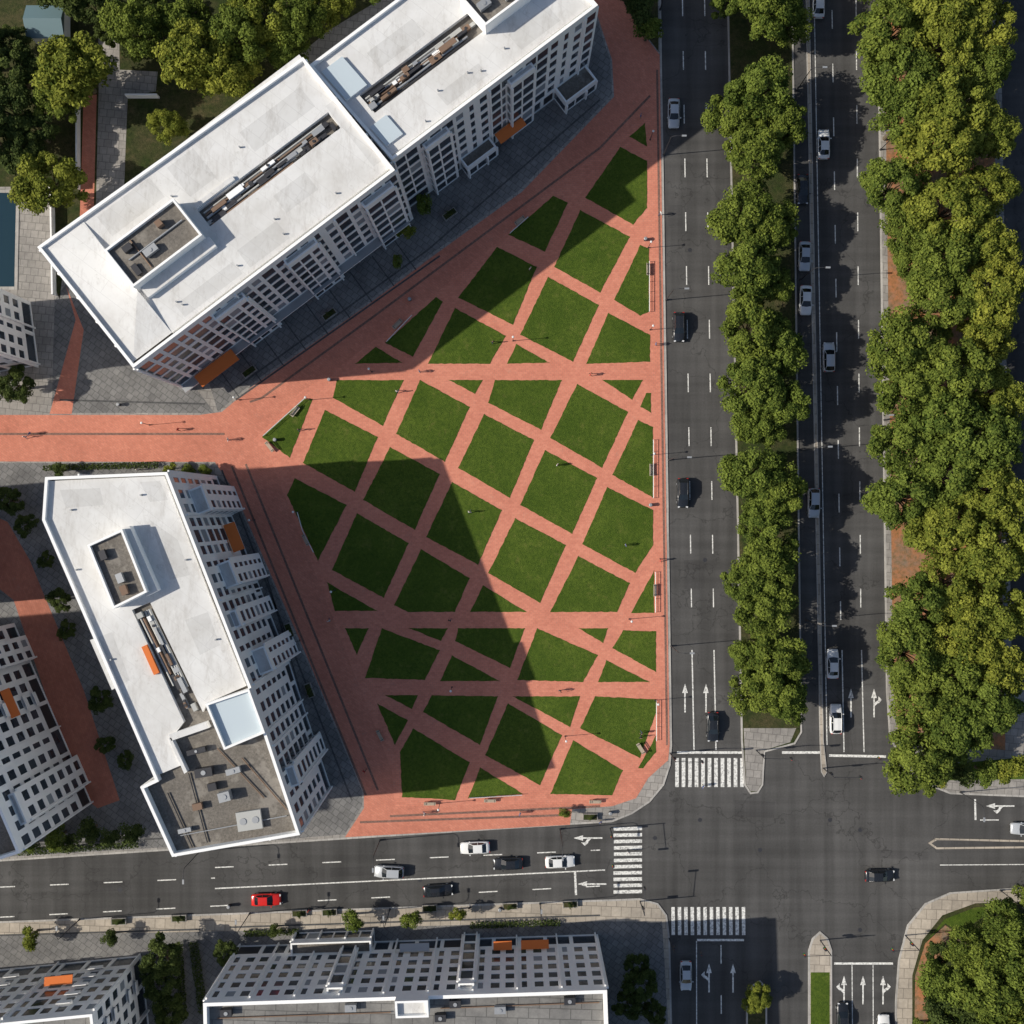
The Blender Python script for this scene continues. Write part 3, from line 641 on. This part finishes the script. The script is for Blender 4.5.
def hedge(x0,y0,x1,y1,w,hh):
    a=Vector(G(x0,y0));b=Vector(G(x1,y1));L=(b-a).length;d=(b-a)/L;nn=Vector((-d.y,d.x));k=int(L*w*70)
    t=rng.uniform(0,L,k);s=rng.uniform(-w/2,w/2,k);z=hh*(rng.uniform(.2,1,k)**.4)
    C=np.stack([a.x+d.x*t+nn.x*s,a.y+d.y*t+nn.y*s,.12+z],1)
    V=leaf_mesh(C,np.tile([0,0,1.],(k,1)),rng.uniform(.08,.2,k),None)
    me=bpy.data.meshes.new('hedge'); me.from_pydata([tuple(v) for v in V.tolist()],[],[(4*i,4*i+1,4*i+2,4*i+3) for i in range(k)]); me.materials.append(M['leafC'])
    at=me.attributes.new('var','FLOAT','POINT'); at.data.foreach_set('value',np.repeat(rng.uniform(0,1,k),4).astype(np.float32))
    o=bpy.data.objects.new('hedge',me); COL.objects.link(o)
for s in [(45,468,160,465,1.0,.8),(20,851,140,843,1.0,.9),(195,940,205,1010,1.5,1),(180,940,185,1010,1.2,.9),(245,932,300,930,1.0,.7),(470,924,560,921,1.0,.7),(130,40,130,60,2,1)]: hedge(*s)
# ------------------------------------------------------------ vehicles
def car_mesh(paint,kind='sedan'):
    mb=MB([paint,'cglass','tyre','metal','head','tail','darkm'])
    suv=kind=='suv'; up=.16 if suv else 0
    st=[(2.27,.60,.52,.32),(2.18,.78,.66,.26),(1.95,.87,.74+up*.5,.22),(1.45,.91,.82+up,.22),(.95,.92,.92+up,.22),(0,.93,.95+up,.22),(-1.2,.93,.96+up,.22),(-1.75,.91,.96+up,.22),(-2.08,.86,.92+up,.26),(-2.22,.76,.80+up,.32),(-2.27,.62,.62+up,.38)]
    V=[];nr=11
    for x,w,zt,zb in st:
        half=[(w*.88,zb),(w*.99,zb+.15),(w,zb+(zt-zb)*.62),(w*.94,zt-.06),(w*.78,zt)]
        ring=[(x,-a,b) for a,b in half]+[(x,0,zt+.025)]+[(x,a,b) for a,b in half[::-1]]
        V+=ring
    F=[]
    for i in range(len(st)-1):
        for j in range(nr-1): F.append((i*nr+j,i*nr+j+1,(i+1)*nr+j+1,(i+1)*nr+j))
        F.append((i*nr+nr-1,i*nr,(i+1)*nr,(i+1)*nr+nr-1))
    F+= [tuple(range(nr))[::-1],tuple((len(st)-1)*nr+j for j in range(nr))]
    mb.add(V,F,paint,True)
    zb=.93+up; zr=(1.66 if suv else 1.42)
    rx=[.98,.28,-.45,(-1.55 if suv else -1.10),(-2.05 if suv else -1.72)]
    bw=[.76,.82,.83,.81,.72]; rw=.60; 
    B=lambda i,s:(rx[i],s*bw[i],zb); Rr=lambda i,s,k=1:(rx[i],s*rw*k,zr-(.03 if i!=2 else 0))
    C=lambda i:(rx[i],0,zr+.03-(.02 if i!=2 else 0))
    for s in (-1,1):
        mb.add([B(0,s),(rx[0]+.10,0,zb+.01),C(1),Rr(1,s)],[(0,1,2,3)],'cglass',True)
        mb.add([B(4,s),(rx[4]-.08,0,zb+.01),C(3),Rr(3,s)],[(0,1,2,3)],'cglass',True)
        mb.add([B(0,s),B(1,s),Rr(1,s)],[(0,1,2)],'cglass'); mb.add([B(1,s),B(2,s),Rr(2,s),Rr(1,s)],[(0,1,2,3)],'cglass'); mb.add([B(2,s),B(3,s),Rr(3,s),Rr(2,s)],[(0,1,2,3)],'cglass'); mb.add([B(3,s),B(4,s),Rr(3,s)],[(0,1,2)],'cglass')
        mb.add([Rr(1,s),C(1),C(2),C(3),Rr(3,s),Rr(2,s)],[(0,1,2,5),(5,2,3,4)],paint,True)
        for i,j in ((0,1),(4,3),(2,2)): mb.tube(B(i,s),Rr(j,s),.045,.045,5,paint)
        mb.tube(Rr(1,s),Rr(2,s),.04,.04,5,paint);mb.tube(Rr(2,s),Rr(3,s),.04,.04,5,paint)
        mb.box(.80,s*1.0,.90+up,1.02+up,.14,.2,0,paint)
        for wx in (1.42,-1.38):
            mb.tube((wx,s*.70,.33),(wx,s*.935,.33),.33,.33,14,'tyre'); mb.tube((wx,s*.93,.33),(wx,s*.945,.33),.2,.2,10,'metal')
        mb.box(2.13,s*.62,.60,.70+up*.4,.22,.30,-s*.35,'head'); mb.box(-2.19,s*.62,.70+up,.83+up,.12,.32,s*.2,'tail')
    mb.box(2.27,0,.36,.5,.06,.9,0,'darkm')
    return mb.mesh('car_mesh')
def pm(n,c,m=.3,r=.25):
    k='carpaint_'+n; M[k]=mat(k,base=c,rough=r,metal=m,spec=.5); M[k].node_tree.nodes['Principled BSDF'].inputs['Coat Weight'].default_value=.5; return k
P={'w':pm('white',(.74,.74,.73),0),'k':pm('black',(.018,.02,.024),.1),'s':pm('silver',(.50,.52,.54),.3,.35),'r':pm('red',(.62,.02,.015),0),'g':pm('grey',(.12,.13,.14),.4)}
CM={}
def car(px,py,col,rot,kind='sedan',s=1.0):
    if (col,kind) not in CM: CM[(col,kind)]=car_mesh(P[col],kind)
    x,y=G(px,py,.8); place('car',CM[(col,kind)],x,y,.006,rot+random.uniform(-.02,.02),s*1.04)
U_=up;D_=-up; E_=.055
for a in [(674,113,'s',D_),(679,327,'k',D_,'suv'),(683,493,'k',D_,'suv'),(713,727,'k',D_),(819,3,'w',U_),(824,144,'w',U_),(803,189,'k',D_),(805,256,'s',D_),(806,300,'w',D_),(829,357,'s',U_,'suv'),(814,503,'s',D_,'suv'),
    (833,664,'w',U_),(836,719,'w',U_,'suv'),(475,848,'w',math.pi+.05),(508,864,'k',math.pi+.05),(560,862,'w',E_),(389,872,'s',math.pi-.04,'suv'),(438,891,'k',.05),(266,900,'r',.04),(1026,829,'s',math.pi),(880,876,'k',0),
    (686,976,'s',D_),(843,1018,'k',U_),(884,1030,'w',U_),(696,-60,'w',D_),(848,-40,'k',U_)]:
    car(*a)
# ------------------------------------------------------------ street furniture
def lamp_mesh(H=8.5,arm=1.6):
    mb=MB(['metal','head','darkm']); mb.tube((0,0,0),(0,0,.5),.16,.13,10,'darkm'); mb.tube((0,0,.5),(0,0,H-.5),.08,.05,10,'darkm')
    pts=[(0,0,H-.5),(.25,0,H-.12),(.7,0,H+.08),(arm,0,H+.12)]
    for a,b in zip(pts,pts[1:]): mb.tube(a,b,.045,.04,8,'darkm')
    mb.box(arm+.3,0,H+.03,H+.17,.7,.26,0,'metal'); mb.box(arm+.3,0,H-.0,H+.028,.5,.2,0,'head'); return mb.mesh('street_lamp')
LM=lamp_mesh()
for x,y,r in [(663.5,155,0),(666,300,0),(668.5,460,0),(671,646,0),(660,10,0),(797,90,0),(800,280,0),(802,450,0),(806,620,0),(200,851,-up),(380,840,-up),(560,829,-up),(540,903,up),(390,909,up),(250,913,up),(80,919,up),(880,150,math.pi),(884,420,math.pi),(887,640,math.pi),(1000,890,up),(960,792,-up)]:
    X,Y=G(x,y); place('street_lamp',LM,X,Y,.12,r)
def post_mesh():
    mb=MB(['darkm','white_m']); mb.tube((0,0,0),(0,0,.25),.12,.1,10,'darkm'); mb.tube((0,0,.25),(0,0,3.6),.05,.04,8,'darkm'); mb.tube((0,0,3.6),(0,0,3.85),.07,.16,12,'white_m'); mb.tube((0,0,3.85),(0,0,3.93),.19,.1,12,'white_m'); return mb.mesh('park_lamp')
PMh=post_mesh()
for x,y in [(648,248),(651,455),(372,372),(513,341),(310,400),(298,512),(565,736),(440,803),(629,619),(452,687),(650,330),(300,640),(335,590),(655,700),(240,400),(150,425),(255,520),(650,140)]:
    X,Y=G(x,y); place('park_lamp',PMh,X,Y,.13)
def bench_mesh():
    mb=MB(['wood','white_m','darkm'])
    for i in range(4): mb.box(0,-.18+i*.13,.42,.46,1.9,.11,0,'wood')
    for i in range(2): 
        mb.box(0,.30+i*.03,.58+i*.17,.70+i*.17,1.9,.035,0,'wood')
    for x in (-.75,.75):
        mb.box(x,-.16,0,.42,.07,.07,0,'darkm'); mb.box(x,.26,0,.86,.07,.06,0,'darkm'); mb.box(x,.05,.37,.418,.07,.42,0,'darkm'); mb.box(x,.05,.62,.66,.07,.46,0,'darkm')
    return mb.mesh('park_bench')
BMh=bench_mesh()
for x,y,r in [(270,447,-.9),(296,412,.9),(520,222,.65),(398,325,.8),(306,540,-1.1),(648,270,up),(651,470,up),(490,800,0),(595,801,0),(640,748,-1.0),(655,590,up),(430,803,0),(380,735,-1.1)]:
    X,Y=G(x,y); place('park_bench',BMh,X,Y,.135,r)
def rail(pts):
    mb=MB(['white_m']); w=[G(*p) for p in pts]
    for a,b in zip(w,w[1:]):
        mb.tube((a[0],a[1],.75),(b[0],b[1],.75),.045,.045,6,'white_m'); mb.tube((a[0],a[1],.45),(b[0],b[1],.45),.03,.03,6,'white_m')
        L=(Vector(b)-Vector(a)).length; k=max(2,int(L/1.6))
        for i in range(k+1):
            c=Vector(a).lerp(Vector(b),i/k); mb.tube((c.x,c.y,.13),(c.x,c.y,.8),.035,.035,6,'white_m')
    mb.obj('handrail')
for pts in [[(264,436),(305,399)],[(510,234),(528,218)],[(387,342),(412,316)],[(298,512),(303,530),(314,552)],[(649,262),(649,312)],[(653,440),(653,498)],[(470,797),(522,794)],[(655,572),(655,612)],[(656,700),(656,740)]]: rail(pts)
def tl_mesh():
    mb=MB(['metal','darkm','tl_r','tl_y','tl_g']); mb.tube((0,0,0),(0,0,6),.1,.07,10,'darkm'); mb.tube((0,0,5.8),(4.2,0,6.1),.05,.04,8,'darkm')
    for x,z in ((4.1,5.3),(.25,3.0)):
        mb.box(x,0,z,z+1.0,.32,.26,0,'darkm')
        for i,c in enumerate(('tl_g','tl_y','tl_r')): mb.tube((x,-.13,z+.18+i*.31),(x,-.2,z+.18+i*.31),.11,.12,10,c)
    return mb.mesh('traffic_light')
TL=tl_mesh()
for x,y,r in [(670,753,0),(610,828,-up),(640,901,up),(669,938,0),(756,750,0),(823,768,0),(892,750,math.pi),(905,935,math.pi),(820,940,math.pi)]:
    X,Y=G(x,y); place('traffic_light',TL,X,Y,.12,r)
def bin_mesh():
    mb=MB(['darkm','metal']); mb.tube((0,0,0),(0,0,.85),.24,.28,12,'darkm'); mb.tube((0,0,.85),(0,0,.95),.30,.2,12,'metal'); return mb.mesh('litter_bin')
BN=bin_mesh()
for x,y in [(276,440),(645,240),(650,505),(330,380),(610,812),(230,905),(500,908),(410,300),(120,405)]:
    X,Y=G(x,y); place('litter_bin',BN,X,Y,.13)
def planter_mesh():
    mb=MB(['pave','verge']); mb.box(0,0,0,.55,2.4,1.1,0,'pave'); mb.box(0,0,.55,.58,2.1,.85,0,'verge'); return mb.mesh('planter')
PL=planter_mesh()
for x,y,r in [(300,912,.04),(330,911,.04),(430,907,.04),(510,905,.04),(570,903,.04),(180,917,.04),(120,920,.04),(590,816,0),(250,372,.63),(330,315,.63),(450,215,.63),(310,690,-1.2),(290,630,-1.2)]:
    X,Y=G(x,y); place('planter',PL,X,Y,.126,r); place('shrub',TS[1],X,Y,.5,random.random()*6,(.32,.2,.2))
# ------------------------------------------------------------ people
def person_mesh(shirt,pants,stride):
    v=[(0,0,.95),(0,0,1.18),(0,0,1.40),(0,0,1.51),(0,.01,1.60),(0,0,1.69)]; r=[.13,.12,.135,.055,.085,.07]; ed=[(0,1),(1,2),(2,3),(3,4),(4,5)]
    v.append((0,.105,1.60)); r.append(.016); ed.append((4,6))
    def add(p,rad,par): v.append(p); r.append(rad); ed.append((par,len(v)-1)); return len(v)-1
    for s in (-1,1):
        k=s*stride
        a=add((s*.18,0,1.40),.062,2); b=add((s*.235,-k*.35,1.13),.045,a); c=add((s*.24,-k*.75+.05,.90),.030,b); d=add((s*.24,-k*.85+.07,.84),.034,c)
        for i in range(4): q=add((s*.24+(i-1.5)*.018*s,-k*.9+.09,.77-(.01 if i in(1,2) else 0)),.009,d)
        add((s*.215,-k*.85+.12,.82),.010,d)
        h_=add((s*.10,0,.90),.098,0); kn=add((s*.105,k*.5+.03,.50),.062,h_); an=add((s*.11,k,.09),.042,kn); add((s*.12,k+.17,.04),.038,an)
    me=bpy.data.meshes.new('p'); me.from_pydata(v,ed,[]); ob=bpy.data.objects.new('p',me); COL.objects.link(ob)
    ob.modifiers.new('s','SKIN')
    for i,x in enumerate(r): me.skin_vertices[0].data[i].radius=(x,x*(.75 if i<3 else 1))
    me.skin_vertices[0].data[0].use_root=True
    sb=ob.modifiers.new('ss','SUBSURF'); sb.levels=1
    dg=bpy.context.evaluated_depsgraph_get(); dg.update(); m2=bpy.data.meshes.new_from_object(ob.evaluated_get(dg)); bpy.data.objects.remove(ob)
    m2.materials.clear()
    for k in (M['skin'],shirt,pants,M['hair']): m2.materials.append(k)
    for p in m2.polygons:
        c=p.center; p.use_smooth=True
        p.material_index=3 if (c.z>1.66 or (c.z>1.55 and c.y<-.02)) else 0 if c.z>1.49 else (0 if abs(c.x)>.19 and c.z<.93 else (1 if c.z>.98 or abs(c.x)>.2 else (3 if c.z<.07 else 2)))
    return m2
cl=[mat('cloth_'+n,base=c,rough=.9) for n,c in (('white',(.7,.7,.68)),('blue',(.06,.12,.3)),('red',(.5,.05,.04)),('black',(.03,.03,.03)),('denim',(.07,.1,.17)),('khaki',(.35,.28,.18)))]
PE=[]
try:
    for a,b,s in ((0,4,.22),(3,4,.16),(2,3,.25),(1,5,.05),(0,3,.0)): PE.append(person_mesh(cl[a],cl[b],s))
except Exception as ex: print('PERSON FAIL',ex)
if PE:
    for x,y in [(28,437),(33,434),(493,343),(398,392),(530,270),(641,732),(640,736),(557,465),(625,545),(300,430),(230,440),(470,512),(640,118),(660,215),(655,345),(600,820),(520,812),(425,812),(330,620),(590,375),(660,560),(702,785),(628,850),(310,908),(470,905),(140,470),(365,770),(450,620),(180,430),(420,372),(560,690)]:
        X,Y=G(x,y); z=.166 if (x,y) in((530,270),(470,512),(300,430),(557,465),(625,545)) else (.01 if (x,y) in ((702,785),(628,850)) else .133)
        place('person',random.choice(PE),X,Y,z,random.uniform(0,6.28))
# ------------------------------------------------------------ light & camera
el=math.radians(34.6); az=math.radians(5)
d=Vector((math.cos(el)*math.cos(az),math.cos(el)*math.sin(az),-math.sin(el)))
L=bpy.data.lights.new('sun','SUN'); L.energy=5.0; L.angle=math.radians(.5); L.color=(1,.94,.83)
o=bpy.data.objects.new('sun',L); COL.objects.link(o); o.rotation_euler=d.to_track_quat('-Z','Y').to_euler()
w=bpy.data.worlds.new('World'); sc.world=w; w.use_nodes=True; nt=w.node_tree
sk=nt.nodes.new('ShaderNodeTexSky'); sk.sky_type='NISHITA'; sk.sun_disc=False; sk.sun_elevation=el; sk.sun_rotation=math.radians(265); sk.dust_density=1.8
bg=nt.nodes['Background']; bg.inputs['Strength'].default_value=.108; nt.links.new(sk.outputs[0],bg.inputs[0])
c=bpy.data.cameras.new('camera'); co=bpy.data.objects.new('camera',c); COL.objects.link(co); co.location=(0,0,HC); co.rotation_euler=(0,0,0)
c.sensor_width=36; c.lens=18/(512*S/HC); c.clip_end=6000; c.clip_start=1; sc.camera=co
sc.view_settings.view_transform='Standard'; sc.view_settings.look='None'; sc.view_settings.exposure=0
